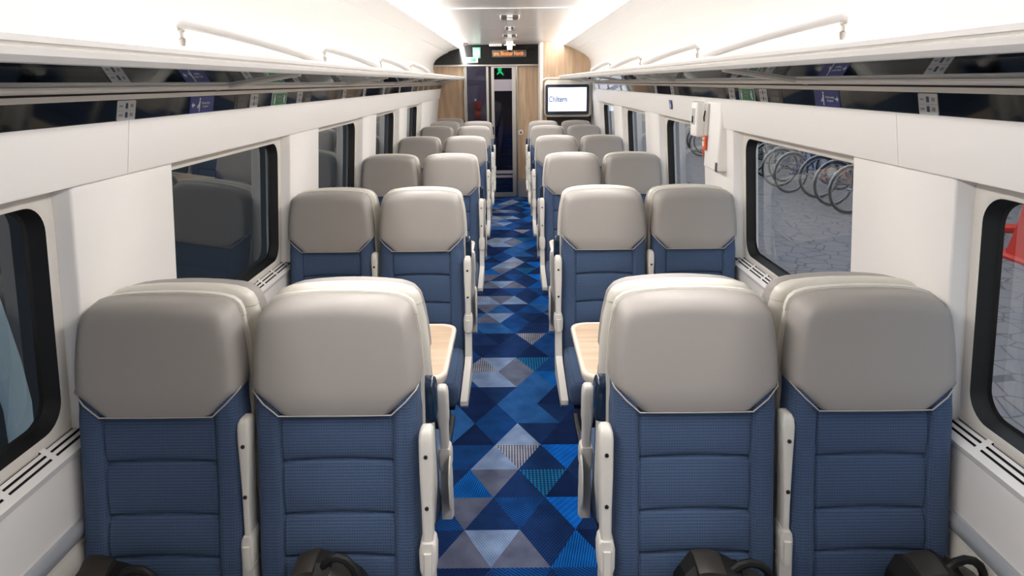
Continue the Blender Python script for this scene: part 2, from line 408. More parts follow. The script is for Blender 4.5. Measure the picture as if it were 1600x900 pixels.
for s, side in ((-1, 'left'), (1, 'right')):
    # the wall: apron below the sill, skin above it with the openings left free
    b = B()
    prof(b, s, [(1.215, 0.0), (1.215, 0.905), (1.34, 0.905), (1.34, 0.0)])
    edges = [Y0] + [y for w in WINS for y in w] + [Y1]
    for a, c in zip(edges[0::2], edges[1::2]):
        b.poly([(s * (Xi(z) + d), a - 0.03, z) for z, d in ((0.9, 0.078), (1.70, 0.078), (1.70, 0.13), (0.9, 0.13))], (0, c - a + 0.06, 0))
    struct(b.build('wall_%s' % side, M['white']))
    # pillars between the windows
    spans = [(Y0, WINS[0][0] + 0.03)] + [(WINS[k][1] - 0.026, WINS[k + 1][0] + 0.03) for k in range(4)] + ([(WINS[4][1] - 0.005, Y1)] if s < 0 else [(WINS[4][1] - 0.005, WINS[4][1] + 0.03)])
    for a, c in spans:
        b = B(); L = []
        for z in (0.935, 1.20, 1.45, 1.645):
            x0, x1, r = Xi(z), Xi(z) + 0.075, 0.007
            L.append([(s * x1, a, z), (s * (x0 + r), a, z), (s * (x0 + 0.003), a + 0.004, z), (s * x0, a + r, z), (s * x0, c - r, z), (s * (x0 + 0.003), c - 0.004, z), (s * (x0 + r), c, z), (s * x1, c, z)])
        b.loft(L); trim(b, M['white'], angle=60)
    # panel above the windows, with joints
    ye = Y1 if s < 0 else 8.95
    ys = [Y0, -1.62, 0.18, 1.98, 5.58, 8.95 if s > 0 else 9.18] + ([Y1] if s < 0 else [])
    for a, c in zip(ys, ys[1:]):
        b = B(); prof(b, s, [(1.113, 1.783), (1.116, 1.77), (1.138, 1.632), (1.142, 1.626), (1.24, 1.626), (1.24, 1.783)], a + 0.0012, c - 0.0012)
        trim(b, M['white'])
    # gloss black information strip and the cream cove over it
    b = B(); prof(b, s, [(1.104, 1.842), (1.117, 1.781), (1.2, 1.781), (1.2, 1.842)], Y0, ye); trim(b, M['strip'])
    b = B(); prof(b, s, [(1.092, 1.842), (1.086, 1.856), (1.2, 1.856), (1.2, 1.842)], Y0, ye); trim(b, M['cream'])
    b = B(); prof(b, s, [(1.096, 1.856), (1.096, 1.905), (1.2, 1.905), (1.2, 1.856)], Y0, ye); trim(b, M['groove'])
    if s > 0:
        b = B(); prof(b, s, [(1.225, 1.60), (1.225, 1.93), (1.30, 1.93), (1.30, 1.60)], 8.95, YP0); trim(b, M['white'])
    # curved upper wall behind the luggage rack up to the light trough
    cur = [(1.13, 1.89), (1.18, 1.95), (1.212, 2.03), (1.222, 2.11), (1.212, 2.175), (1.18, 2.228), (1.12, 2.275), (1.05, 2.314), (0.985, 2.343), (0.978, 2.356), (0.90, 2.384), (0.83, 2.402), (0.812, 2.404), (0.804, 2.408), (0.806, 2.430)]
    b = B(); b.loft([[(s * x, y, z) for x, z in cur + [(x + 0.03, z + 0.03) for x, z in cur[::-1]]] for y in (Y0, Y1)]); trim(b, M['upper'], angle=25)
    # ventilation sill under the windows
    b = B()
    xa, za, xb_, zb = 1.285, 0.962, 1.206, 0.905
    def sl(t): return (xa + (xb_ - xa) * t, za + (zb - za) * t)
    ts = [0.0, 0.36, 0.43, 0.53, 0.60, 0.70, 0.77, 1.0]; dark_t = (1, 3, 5)
    ycuts = []; y = Y0
    while y < Y1 - 0.01:
        ycuts += [(y, y + 0.02, 0), (y + 0.02, min(y + 0.175, Y1), 1)]; y += 0.175
    for (ya, yb, slot) in ycuts:
        for i in range(7):
            (u0, w0), (u1, w1) = sl(ts[i]), sl(ts[i + 1])
            if slot and i in dark_t:
                q = 0.006
                A = [(s * u0, ya, w0), (s * u0, yb, w0), (s * u1, yb, w1), (s * u1, ya, w1)]
                D = [(x + s * q, yy, zz - q) for x, yy, zz in A]
                b.quad(D, 1)
                for k in range(4): b.quad([A[k], A[(k + 1) % 4], D[(k + 1) % 4], D[k]], 1)
            else:
                b.quad([(s * u0, ya, w0), (s * u0, yb, w0), (s * u1, yb, w1), (s * u1, ya, w1)], 0)
    b.quad([(s * xb_, Y0, zb), (s * xb_, Y1, zb), (s * (xb_ + 0.012), Y1, zb - 0.03), (s * (xb_ + 0.012), Y0, zb - 0.03)])
    trim(b, M['white'], extra=[M['gasket']])
    # heating duct along the foot of the wall
    b = B(); b.loft([[(s * x, y, z) for x, z in ((1.225, 0.71), (1.205, 0.708), (1.196, 0.695), (1.196, 0.675), (1.205, 0.66), (1.225, 0.655))] for y in (Y0, Y1)]); trim(b, M['duct'])
    b = B(); prof(b, s, [(1.2, 0.0), (1.196, 0.12), (1.196, 0.62), (1.205, 0.648), (1.225, 0.65), (1.225, 0.0)]); trim(b, M['cream'])

# windows
wn = 0
for s in (-1, 1):
    for (a, c) in WINS:
        wn += 1
        w = struct(empty('window_%d' % wn, (s * 1.2, (a + c) / 2, 1.28)))
        def P(y, z, off): return (s * (Xi(z) + off) - s * 1.2, y - (a + c) / 2, z - 1.28)
        inn = rrect(a + 0.03, c - 0.052, 0.965, 1.585, 0.075, 8)
        # cream trim ring: outer rectangle to rounded inner edge
        outer = []
        A0, A1, Z0_, Z1_ = a - 0.035, c + 0.0, 0.925, 1.64
        for (y, z) in inn:      # project each inner point outwards to the rectangle
            cy, cz = (a + c) / 2, 1.28
            dy, dz = y - cy, z - cz
            k = min(((A1 - cy) if dy > 0 else (A0 - cy)) / dy if abs(dy) > 1e-6 else 1e9, ((Z1_ - cz) if dz > 0 else (Z0_ - cz)) / dz if abs(dz) > 1e-6 else 1e9)
            outer.append((cy + dy * k, cz + dz * k))
        b = B(); b.loft([[P(y, z, 0.077) for y, z in outer], [P(y, z, 0.055) for y, z in outer], [P(y, z, 0.050) for y, z in [((y - 1e-9), z) for y, z in rrect(a + 0.015, c - 0.037, 0.953, 1.597, 0.085, 8)]], [P(y, z, 0.058) for y, z in inn]], cap=False)
        b.build('frame', M['cream'], w, angle=50)
        inn2 = rrect(a + 0.045, c - 0.07, 0.985, 1.574, 0.07, 8)
        b = B(); b.loft([[P(y, z, 0.058) for y, z in inn], [P(y, z, 0.10) for y, z in rrect(a + 0.035, c - 0.06, 0.975, 1.58, 0.075, 8)], [P(y, z, 0.105) for y, z in inn2]], cap=False)
        b.build('gasket', M['gasket'], w)
        b = B(); b.loft([[P(y, z, 0.1045) for y, z in rrect(a + 0.04, c - 0.065, 0.98, 1.576, 0.07, 8)], [P(y, z, 0.1125) for y, z in rrect(a + 0.04, c - 0.065, 0.98, 1.576, 0.07, 8)]])
        b.build('pane', M['glass'], w)

# ---------------------------------------------------------------- ceiling
for i, (a, c) in enumerate(((Y0, -0.35), (-0.35, 1.65), (1.65, 3.65), (3.65, 5.66), (5.66, 7.66), (7.66, 9.66), (9.66, Y1))):
    b = B(); b.loft([[(x, y, z) for x, z in ((-0.645, 2.49), (-0.645, 2.468), (-0.60, 2.462), (0, 2.458), (0.60, 2.462), (0.645, 2.468), (0.645, 2.49))] for y in (a + 0.003, c - 0.003)])
    o = struct(b.build('ceiling' if i == 0 else 'ceiling.%03d' % i, M['ceil'], angle=20))
b = B(); b.box(-0.9, 0.9, Y0, Y1, 2.495, 2.52); trim(b, M['white'])
for yy in (5.66, 1.65):
    b = B(); b.box(-0.55, 0.55, yy - 0.006, yy + 0.006, 2.452, 2.466); trim(b, M['white'])
for s, side in ((-1, 'left'), (1, 'right')):
    b = B(); b.loft([[(s * x, y, z) for x, z in ((0.738, 2.474), (0.800, 2.412), (0.806, 2.418), (0.744, 2.480))] for y in (-0.9, Y1 - 0.02)])
    o = b.build('light_strip', M['light']); tag(o, 'long glowing light strip along the %s edge of the ceiling' % side, 'light')

# ---------------------------------------------------------------- luggage racks
for s, side in ((-1, 'left'), (1, 'right')):
    ye = 11.0 if s < 0 else 10.15
    root = tag(empty('luggage_rack', (s * 0.95, 0, 1.9)), 'white luggage rack with smoked glass shelf along the %s wall' % side, 'luggage rack')
    def L(x, y, z): return (s * (x - 0.95), y, z - 1.9)
    lipp = [(0.735, 1.916), (0.722, 1.926), (0.718, 1.936), (0.728, 1.940), (0.716, 1.945), (0.714, 1.955), (0.722, 1.963), (0.738, 1.964), (0.748, 1.956), (0.760, 1.935), (0.785, 1.922), (0.785, 1.916)]
    b = B(); b.loft([[L(x, y, z) for x, z in lipp] for y in (Y0, ye)]); b.build('front_rail', M['rail'], root, angle=30)
    b = B(); b.loft([[L(x, y, z) for x, z in ((0.775, 1.9165), (1.096, 1.8655), (1.096, 1.8735), (0.775, 1.9245))] for y in (Y0, ye)]); b.build('glass_shelf', M['rackglass'], root)
    b = B(); b.loft([[L(x, y, z) for x, z in ((1.02, 1.872), (1.03, 1.866), (1.075, 1.8615), (1.09, 1.866), (1.09, 1.870), (1.02, 1.877))] for y in (Y0, ye)]); b.build('back_rail', M['cream'], root)
    b = B(); b.loft([[L(x, y, z) for x, z in ((0.76, 1.955), (0.80, 1.965), (1.10, 1.945), (1.15, 1.93), (1.15, 1.925), (1.10, 1.938), (0.80, 1.955))] for y in (Y0, ye)]); b.build('tray', M['rail'], root)
    for k in range(-1, 5):
        y = 2.5 + BAY * k
        if y > ye - 0.2: continue
        b = B(); b.loft([[L(x, yy, z) for x, z in ((0.765, 1.918), (1.07, 1.869), (1.07, 1.860), (0.765, 1.908))] for yy in (y - 0.012, y + 0.016)]); b.build('bracket', M['cream'], root)
    b = B()
    b.loft([[L(x, ye + d, z) for x, z in ((0.722, 1.93), (0.722, 1.96), (0.80, 1.966), (1.11, 1.945), (1.11, 1.868), (0.80, 1.916))] for d in (0.0, 0.012)]); b.build('end_cap', M['cream'], root)
    for k in range(0, 4):          # raised grab handles along the edge
        y = 1.55 + 1.2 * k
        if y + 1.1 > ye: continue
        b = B(); path = []
        for i in range(13):
            t = i / 12; path.append(L(0.742 - 0.012 * math.sin(math.pi * t), y + 1.12 * t, 2.022 - 0.05 * t ** 1.2))
        b.tube([L(0.745, y - 0.012, 2.012)] + path, [0.011] + [0.0175] * 13, 12)
        h = b.build('grab_handle', M['rail'], root)
        b = B()
        b.loft([[L(0.745 + rr * math.cos(q * math.pi / 5), y + 0.03 + rr * math.sin(q * math.pi / 5), zz) for q in range(10)] for zz, rr in ((2.012, .008), (2.0, .008), (1.995, .0035), (1.985, .0035), (1.982, .007), (1.974, .006), (1.962, .003), (1.955, .003))])
        b.build('post', M['alu'], h)
        b = B(); b.cyl(L(0.745, y + 1.08, 1.965), (0, 0, 1), 0.006, 0.02, 10); b.build('post', M['alu'], h)

# ---------------------------------------------------------------- end bulkhead
YB = Y1
def wallbox(name, x0, x1, z0, z1, m, y0=YB, y1=YB + 0.05, bev=0.0):
    b = B(); b.box(x0, x1, y0, y1, z0, z1, bev); return struct(b.build(name, m))
wallbox('wall_end', -1.28, -0.735, 0, 2.165, M['wood'])
wallbox('wall_end.001', 0.105, 0.47, 0.30, 2.165, M['wood'])
wallbox('wall_end.002', 0.105, 0.47, 0.0, 0.30, M['alu'])
cur = [(1.222, 2.15), (1.212, 2.18), (1.18, 2.228), (1.12, 2.275), (1.05, 2.314), (0.98, 2.345), (0.90, 2.388), (0.81, 2.43), (0.66, 2.456)]
b = B(); poly = [(-x, YB, z) for x, z in cur] + [(0.0, YB, 2.462), (0.49, YB, 2.46), (0.49, YB, 2.15)]
fr = []
for (x, y, z) in poly: fr.append((x, y - 0.05 * (1 - ((z - 2.15) / 0.31)) ** 2, z))
b.loft([fr, [(x, y + 0.05, z) for x, y, z in poly]]); struct(b.build('wall_end.003', M['header'], angle=20))
b = B(); b.box(-1.25, 0.49, YB - 0.075, YB + 0.03, 2.125, 2.152, 0.006); trim(b, M['alu'])
b = B(); b.box(-1.26, 1.26, YB, YB + 0.05, 2.15, 2.6); trim(b, M['brown'])
# fixed glazed panel on the left of the door and the sliding door
b = struct(empty('window_%d' % (wn + 1), (-0.53, YB, 0)))
q = B(); q.box(-0.205, -0.165, -0.015, 0.045, 0, 2.13).box(0.15, 0.185, -0.015, 0.045, 0, 2.13).box(-0.165, 0.15, -0.015, 0.045, 0, 0.09); q.build('frame', M['alu'], b)
q = B(); q.box(-0.165, 0.15, 0.01, 0.018, 0.09, 2.13); q.build('pane', M['doorglass'], b)
d = struct(empty('door_1', (-0.11, YB, 0)))
q = B(); q.box(-0.19, -0.145, -0.03, 0.02, 0.015, 2.13).box(0.142, 0.205, -0.03, 0.02, 0.015, 2.13).box(-0.145, 0.142, -0.03, 0.02, 0.015, 0.085).box(-0.145, 0.142, -0.03, 0.02, 2.10, 2.13)
q.build('door_frame', M['alu'], d)
q = B(); q.box(-0.145, 0.142, -0.009, -0.002, 0.085, 2.10); q.build('pane', M['doorglass'], d)
q = B(); q.box(-0.145, 0.142, -0.018, -0.010, 1.74, 1.92).box(-0.145, 0.142, -0.018, -0.010, 0.335, 0.375).box(-0.145, 0.142, -0.018, -0.010, 0.40, 0.455); q.build('frosted_band', M['frost'], d)
q = B(); q.box(-0.183, -0.155, -0.038, -0.029, 1.04, 1.17, 0.008).box(-0.175, -0.163, -0.042, -0.037, 1.06, 1.15, 0.003); q.build('door_handle', M['dark'], d)
b = B(); b.box(-0.345, -0.30, YB + 0.0, YB + 0.04, 0, 2.13); trim(b, M['gasket'])
b = B(); b.cyl((-0.735, YB - 0.02, 1.07), (0, 0, 1), 0.014, 2.13); trim(b, M['chrome'])
b = B(); b.cyl((0.110, YB - 0.02, 1.07), (0, 0, 1), 0.014, 2.13); trim(b, M['chrome'])
lockp = tag(empty('door_lock', (0.17, YB - 0.002, 1.075)), 'round metal lock on the narrow oak panel right of the sliding door', 'lock')
b = B(); b.cyl((0, -0.006, 0), (0, 1, 0), 0.042, 0.012, 28); b.build('rose', M['rim'], lockp)
b = B(); b.cyl((0, -0.016, 0), (0, 1, 0), 0.022, 0.012, 24); b.build('turn', M['chrome'], lockp)
# right hand partition, nearer
YP = 10.45
rp = [(0.49, 0), (0.49, 2.46), (0.66, 2.456), (0.81, 2.43), (0.90, 2.388), (0.98, 2.345), (1.05, 2.314), (1.12, 2.275), (1.18, 2.228), (1.212, 2.18), (1.222, 2.1), (1.24, 1.6), (1.26, 0)]
b = B(); b.loft([[(x, y, z) for x, z in rp] for y in (YP, YP + 0.04)]); struct(b.build('wall_right.001', M['wood']))
b = B(); b.box(0.455, 0.50, YP - 0.012, YB, 0, 2.455, 0.008); trim(b, M['cream'])
b = B(); b.box(0.56, 1.23, YP - 0.03, YP - 0.002, 0.55, 1.37); trim(b, M['brown'])
wallbox('wall_front', -1.3, 1.3, 0, 2.6, M['wood'], Y0 - 0.05, Y0)  # unseen end wall, added to stop outside light entering from behind
# vestibule beyond the door
b = B(); b.box(-1.0, -0.34, 12.6, 12.65, 0, 2.4); struct(b.build('wall_back', M['vest']))
b = B(); b.box(-0.34, 0.9, 13.9, 13.95, 0, 2.5); struct(b.build('wall_back.001', M['vestdark']))
b = B(); b.box(-0.36, -0.33, 12.6, 13.9, 0, 2.4).box(-1.03, -1.0, 11.16, 12.6, 0, 2.4).box(0.9, 0.93, 11.16, 13.9, 0, 2.5); struct(b.build('wall_back.002', M['vestdark']))
b = B(); b.box(-1.03, 0.93, 11.16, 13.9, 2.4, 2.45); struct(b.build('ceiling.010', M['vestdark']))
b = B(); b.box(-1.0, 0.9, 11.16, 13.9, -0.004, 0.004); struct(b.build('floor.001', CARPET['n']))
b = B(); b.box(-0.75, -0.45, 11.7, 12.1, 2.375, 2.399); tag(b.build('vestibule_fill_lamp', M['vfill']), 'square fill lamp added at the vestibule ceiling beyond the glass', 'light')  # added fill light, brightens what shows through the fixed glass
b = B(); b.box(0.3, 0.6, 12.4, 12.8, 2.375, 2.399); tag(b.build('vestibule_fill_lamp', M['vfill']), 'fill lamp added beyond the sliding door, on the right of the vestibule', 'light')  # second added fill light, lifts the black right side
b = B(); b.box(-0.3, 0.85, 13.86, 13.9, 0.55, 1.0); trim(b, M['vestblue'])
o = tag(empty('notice_box', (-0.60, 12.58, 1.38)), 'red equipment box on the vestibule wall seen through the fixed glass panel', 'equipment box')
b = B(); b.box(-0.065, 0.065, -0.05, 0.02, 0.0, 0.14, 0.006); b.build('upper_box', M['red'], o)
b = B(); b.box(-0.06, 0.06, -0.05, 0.02, -0.16, -0.015, 0.006); b.build('lower_box', M['red'], o)
b = B(); b.box(-0.05, -0.02, -0.03, 0.02, 0.17, 0.2, 0.004); b.build('indicator_lamp', M['wcwhite'], o)
b = B(); b.tube([(-0.68, 12.59, 0.6), (-0.68, 12.59, 1.12), (-0.65, 12.59, 1.16), (-0.50, 12.59, 1.16), (-0.47, 12.59, 1.12), (-0.47, 12.59, 0.6)], 0.016); tag(b.build('grab_rail', M['rim']), 'pale bent grab rail on the vestibule wall below the red box', 'rail')
o = tag(empty('exit_sign', (-0.2, 13.84, 2.09)), 'glowing green running man sign beyond the sliding door', 'sign')
b = B(); b.box(-0.10, 0.10, 0, 0.02, -0.10, 0.06, 0.004); b.build('backing', M['vestdark'], o)
b = B(); b.cyl((0.0, -0.006, 0.035), (0, 1, 0), 0.04, 0.008).poly([(-0.02, -0.008, 0.0), (0.04, -0.008, -0.005), (0.08, -0.008, -0.07), (0.06, -0.008, -0.08), (0.01, -0.008, -0.03), (-0.05, -0.008, -0.07), (-0.06, -0.008, -0.055)], (0, 0.006, 0)); b.build('figure', M['exitgreen'], o)

# header fittings
o = tag(empty('toilet_sign', (-0.525, YB - 0.022, 2.335)), 'pale glowing toilet sign on the black header above the door', 'sign')
b = B(); b.box(-0.062, 0.062, -0.012, 0.012, -0.085, 0.085, 0.003); b.build('plate', M['wcgreen'], o)
for cx in (-0.03, 0.03):
    b = B(); b.cyl((cx, -0.015, 0.05), (0, 1, 0), 0.014, 0.004, 14).poly([(cx - 0.016, -0.017, 0.033), (cx + 0.016, -0.017, 0.033), (cx + (0.024 if cx < 0 else 0.016), -0.017, -0.02), (cx + 0.01, -0.017, -0.065), (cx - 0.01, -0.017, -0.065), (cx - (0.024 if cx < 0 else 0.016), -0.017, -0.02)], (0, 0.004, 0)); b.build('figure', M['wcwhite'], o)
b = B(); b.box(-0.003, 0.003, -0.016, -0.012, -0.07, 0.07); b.build('divider', M['wcwhite'], o)
o = tag(empty('direction_sign', (-0.60, YB - 0.036, 2.225)), 'small pale green notice below left of the toilet sign', 'sign')
b = B(); b.box(-0.095, 0.095, -0.01, 0.012, -0.042, 0.042, 0.003); b.build('plate', M['swhite'], o)
b = B(); b.box(-0.02, 0.06, -0.014, -0.009, -0.025, 0.028, 0.002); b.build('symbol', M['wcgreen'], o)
o = tag(empty('destination_display', (-0.008, YB - 0.03, 2.32)), 'amber dot matrix destination display on the black header above the door', 'display')
b = B(); b.box(-0.272, 0.272, -0.012, 0.02, -0.055, 0.055, 0.004); b.build('panel', M['led'], o)
text_mesh('text', 'ane, Bicester North', 0.095, M['amber'], Matrix.Translation((-0.01, -0.0135, 0)) @ Matrix.Rotation(R(90), 4, 'X'), o, 0.62, bold=0.0008)

# ceiling fittings
def ceil_speaker(y, label, w, dpt):
    o = tag(empty('ceiling_unit', (0, y, 2.459)), label, 'ceiling unit', 'units along the ceiling centre')
    b = B(); b.box(-w, w, -dpt, dpt, -0.022, 0.0, 0.006); b.build('housing', M['white'], o)
    b = B(); b.box(-w * 0.86, -w * 0.3, -dpt - 0.003, dpt * 0.8, -0.0235, -0.004); b.box(w * 0.3, w * 0.86, -dpt - 0.003, dpt * 0.8, -0.0235, -0.004); b.build('grille', M['btn'], o)
    b = B(); b.cyl((0, 0, -0.024), (0, 0, 1), w * 0.3, 0.02, 20); b.build('lens', M['swhite'], o)
ceil_speaker(6.35, 'larger white ceiling unit with dark grilles, nearest along the ceiling centre', 0.088, 0.13)
ceil_speaker(7.62, 'small white ceiling unit between the two grilled ceiling units', 0.05, 0.10)
ceil_speaker(8.8, 'white ceiling unit with dark grilles just ahead of the dome camera', 0.088, 0.10)
o = tag(empty('dome_camera', (0.0, 10.2, 2.459)), 'white dome camera hanging from the ceiling before the black header', 'camera')
b = B(); b.loft([[(r_ * math.cos(a * math.pi / 12), r_ * math.sin(a * math.pi / 12), z) for a in range(24)] for r_, z in ((0.05, 0.0), (0.052, -0.03), (0.062, -0.035), (0.062, -0.055), (0.042, -0.06), (0.04, -0.11), (0.033, -0.125))]); b.build('housing', M['white'], o)
b = B(); b.box(-0.085, 0.085, -0.012, 0.012, -0.062, -0.045, 0.004); b.build('bracket', M['white'], o)
b = B(); b.loft([[(r_ * math.cos(a * math.pi / 10), r_ * math.sin(a * math.pi / 10), z) for a in range(20)] for r_, z in ((0.028, -0.124), (0.026, -0.135), (0.018, -0.145), (0.006, -0.15))]); b.build('lens_dome', M['strip'], o)
b = B(); b.box(-0.32, -0.12, 10.85, 10.95, 2.425, 2.46, 0.006); tag(b.build('ceiling_box', M['white']), 'flat white box on the ceiling left of the dome camera', 'box')

# ---------------------------------------------------------------- television and its partition cabinet
o = tag(empty('screen_cabinet', (0.85, 10.30, 1.62)), 'cream rounded cabinet on the right partition behind the television', 'cabinet')
pts = [(x - 0.85, z - 1.62) for x, z in rrect(0.52, 1.22, 1.36, 1.90, 0.06, 6)]
b = B(); b.loft([[(x, y, z) for x, z in pts] for y in (-0.04, 0.12)]); b.build('panel', M['cream'], o)
o = tag(empty('grab_pole', (0.47, 10.38, 0)), 'white grab pole curving over the top of the television cabinet', 'pole')
b = B(); path = [(0.0, 0, 0.5), (0.0, 0, 1.84)] + [(0.09 - 0.09 * math.cos(R(t)), 0, 1.84 + 0.09 * math.sin(R(t))) for t in (20, 40, 60, 80)] + [(0.14, 0, 1.93), (0.70, -0.02, 1.925)]
b.tube(path, 0.011, 12); b.build('pole', M['rim'], o)
b = B(); b.cyl((0, 0.03, 1.45), (0, 1, 0), 0.012, 0.07).cyl((0, 0.03, 1.1), (0, 1, 0), 0.012, 0.07); b.build('fixing', M['chrome'], o)
o = tag(empty('television', (0.85, 10.24, 1.615)), 'wall television in a dark bezel showing a white screen with blue writing', 'television')
pts = rrect(-0.325, 0.325, -0.222, 0.222, 0.03, 5)
b = B(); b.loft([[(x * k, y, z * k) for x, z in pts] for y, k in ((0.02, 0.97), (-0.035, 1.0), (-0.05, 0.985))]); b.build('bezel', M['tvblack'], o)
b = B(); b.box(-0.285, 0.285, -0.056, -0.045, -0.17, 0.178, 0.002); b.build('screen', M['screen'], o)
text_mesh('text', 'Chiltern', 0.115, M['tvtext'], Matrix.Translation((-0.14, -0.058, 0.005)) @ Matrix.Rotation(R(90), 4, 'X'), o, 0.72, bold=0.0015)
text_mesh('faint_text', 'railways', 0.07, M['tvfaint'], Matrix.Translation((0.12, -0.058, 0.0)) @ Matrix.Rotation(R(90), 4, 'X'), o, 0.85)
b = B(); b.box(-0.12, 0.12, 0.012, 0.0195, -0.08, 0.08, 0.002); b.build('mount', M['dark'], o)

# ---------------------------------------------------------------- signs on the black strip
def strip_mtx(s, y, z=1.8115):
    # local x runs along the coach so that writing reads from the aisle; local y is the strip's upward direction
    t = (z - 1.781) / 0.061
    x = 1.117 - 0.013 * t
    upv = Vector((s * -0.013, 0, 0.061)).normalized(); xv = Vector((0, 1, 0)) if s < 0 else Vector((0, -1, 0))
    n = xv.cross(upv).normalized()
    mt = Matrix((xv, upv, n)).transposed().to_4x4(); mt.translation = (s * x, y, z)
    return mt
def plate(b, x0, x1, y0, y1, z0, z1, r=0.004, mi=0):
    b.loft([[(x, y, z) for x, y in rrect(x0, x1, y0, y1, r, 3)] for z in (z0, z1)], mi=mi)
def card(s, y, w, label):
    o = empty('seat_number_card'); o.matrix_world = strip_mtx(s, y)
    tag(o, label, 'seat number card', 'seat number cards on the black strips')
    b = B(); plate(b, -w / 2, w / 2, -0.0285, 0.0285, 0.0002, 0.002); b.build('card', M['card'], o)
    b = B()
    for k in (0.013, -0.013):
        plate(b, -0.006, 0.006, k - 0.008, k + 0.008, 0.002, 0.0026, 0.002)
    b.build('seat_symbol', M['cardink'], o)
    b = B()
    for k in (0.013, -0.013):
        plate(b, w * 0.2, w * 0.36, k - 0.005, k + 0.005, 0.002, 0.0025, 0.001); plate(b, -w * 0.4, -w * 0.2, k - 0.0025, k + 0.0025, 0.002, 0.0025, 0.001)
    plate(b, -w / 2, w / 2, -0.0004, 0.0004, 0.002, 0.0024, 0.0002)
    b.build('print', M['cardgrey'], o)
def buttons(s, y, label):
    o = empty('call_button_panel'); o.matrix_world = strip_mtx(s, y)
    tag(o, label, 'button panel', 'reservation panels on the black strips')
    b = B(); plate(b, -0.07, 0.07, -0.029, 0.029, 0.0002, 0.0012); b.build('backing', M['btnback'], o)
    for k in (0.012, -0.012):
        b = B(); plate(b, -0.045, 0.045, k - 0.009, k + 0.009, 0.0012, 0.003); b.build('button', M['btn'], o)
def blue_sign(s, y, label):
    o = empty('priority_sign'); o.matrix_world = strip_mtx(s, y); tag(o, label, 'sign', 'blue signs on the black strips')
    b = B(); plate(b, -0.095, 0.095, -0.0295, 0.0295, 0.0002, 0.0014, 0.002); b.build('plate', M['sblue'], o)
    b = B(); k = -1
    b.cyl((-0.022, 0.021, 0.002), (0, 0, 1), 0.0045, 0.001, 12)
    b.poly([(-0.026, 0.015, 0.0016), (-0.018, 0.015, 0.0016), (-0.02, -0.024, 0.0016), (-0.026, -0.024, 0.0016), (-0.027, -0.006, 0.0016), (-0.04, -0.012, 0.0016), (-0.042, -0.007, 0.0016), (-0.028, 0.006, 0.0016)], (0, 0, 0.0008)); b.build('figure', M['swhite'], o)
    ax = -0.072 if s < 0 else 0.078; sg = -1 if s < 0 else 1
    b = B(); b.poly([(ax - sg * 0.012, 0.003, 0.0016), (ax, 0.003, 0.0016), (ax, 0.01, 0.0016), (ax + sg * 0.012, 0, 0.0016), (ax, -0.01, 0.0016), (ax, -0.003, 0.0016), (ax - sg * 0.012, -0.003, 0.0016)], (0, 0, 0.0008)); b.build('arrow', M['swhite'], o)
    text_mesh('text', 'Priority seating\nif required', 0.012, M['swhite'], Matrix.Translation((0.026, 0.0, 0.0018)), o, 0.9, 0.0003)
def green_sign(s, y, label):
    o = empty('emergency_exit_sign'); o.matrix_world = strip_mtx(s, y); tag(o, label, 'sign', 'green emergency signs on the black strips')
    b = B(); plate(b, -0.105, 0.105, -0.030, 0.030, 0.0002, 0.0012, 0.002); b.build('plate', M['swhite'], o)
    b = B(); plate(b, -0.099, 0.099, -0.0275, 0.0275, 0.0012, 0.0018, 0.001); b.build('field', M['sgreen'], o)
    b = B()
    b.cyl((-0.068, 0.016, 0.0022), (0, 0, 1), 0.006, 0.0008, 12); b.poly([(-0.08, 0.008, 0.0019), (-0.058, 0.008, 0.0019), (-0.062, -0.024, 0.0019), (-0.076, -0.024, 0.0019)], (0, 0, 0.0006))
    b.cyl((0.066, 0.014, 0.0022), (0, 0, 1), 0.006, 0.0008, 12); b.poly([(0.052, 0.006, 0.0019), (0.08, 0.010, 0.0019), (0.072, -0.006, 0.0019), (0.082, -0.02, 0.0019), (0.07, -0.022, 0.0019), (0.058, -0.008, 0.0019)], (0, 0, 0.0006)); b.build('figures', M['swhite'], o)
    b = B(); plate(b, -0.035, 0.03, 0.006, 0.014, 0.0018, 0.0023, 0.001); plate(b, -0.035, 0.02, -0.008, -0.004, 0.0018, 0.0023, 0.0005); b.build('print', M['cardgrey'], o)
card(-1, 1.965, 0.095, 'grey seat number card at the near end of the left black strip')
blue_sign(-1, 2.455, 'blue priority sign with white figure on the left black strip')
buttons(-1, 2.815, 'two grey buttons just left of the second card on the left strip')
card(-1, 2.955, 0.09, 'grey card between the buttons and the green sign on the left strip')
green_sign(-1, 3.285, 'green emergency exit sign on the left black strip')
card(-1, 3.60, 0.09, 'grey card just beyond the green sign on the left strip')
buttons(-1, 3.74, 'two grey buttons just beyond the green sign on the left strip')
buttons(-1, 4.43, 'two grey buttons further along the left strip, past a plain stretch')
card(-1, 4.58, 0.09, 'grey card next to the third pair of buttons on the left strip')
for i, y in enumerate((5.22, 6.02, 6.9, 7.8, 8.3, 8.8, 9.4)):
    card(-1, y, 0.09, 'small distant seat card on the left strip, %s of seven towards the end door' % ORD2[i])
card(1, 1.825, 0.085, 'grey seat number card at the near end of the right black strip')
blue_sign(1, 2.415, 'blue priority sign with white figure on the right black strip')
buttons(1, 2.88, 'two grey buttons beyond the blue sign on the right strip')
card(1, 3.02, 0.09, 'grey card on the near side of the green sign on the right strip')
green_sign(1, 3.235, 'green emergency exit sign on the right black strip')
card(1, 3.45, 0.09, 'grey card just beyond the green sign on the right strip')
buttons(1, 3.62, 'two grey buttons just beyond the green sign on the right strip')
card(1, 4.72, 0.085, 'first distant seat number card past the wall alarm box on the right strip')
buttons(1, 4.60, 'two grey buttons past the wall alarm box on the right strip')
card(1, 5.25, 0.085, 'second distant seat number card past the wall alarm box on the right strip')
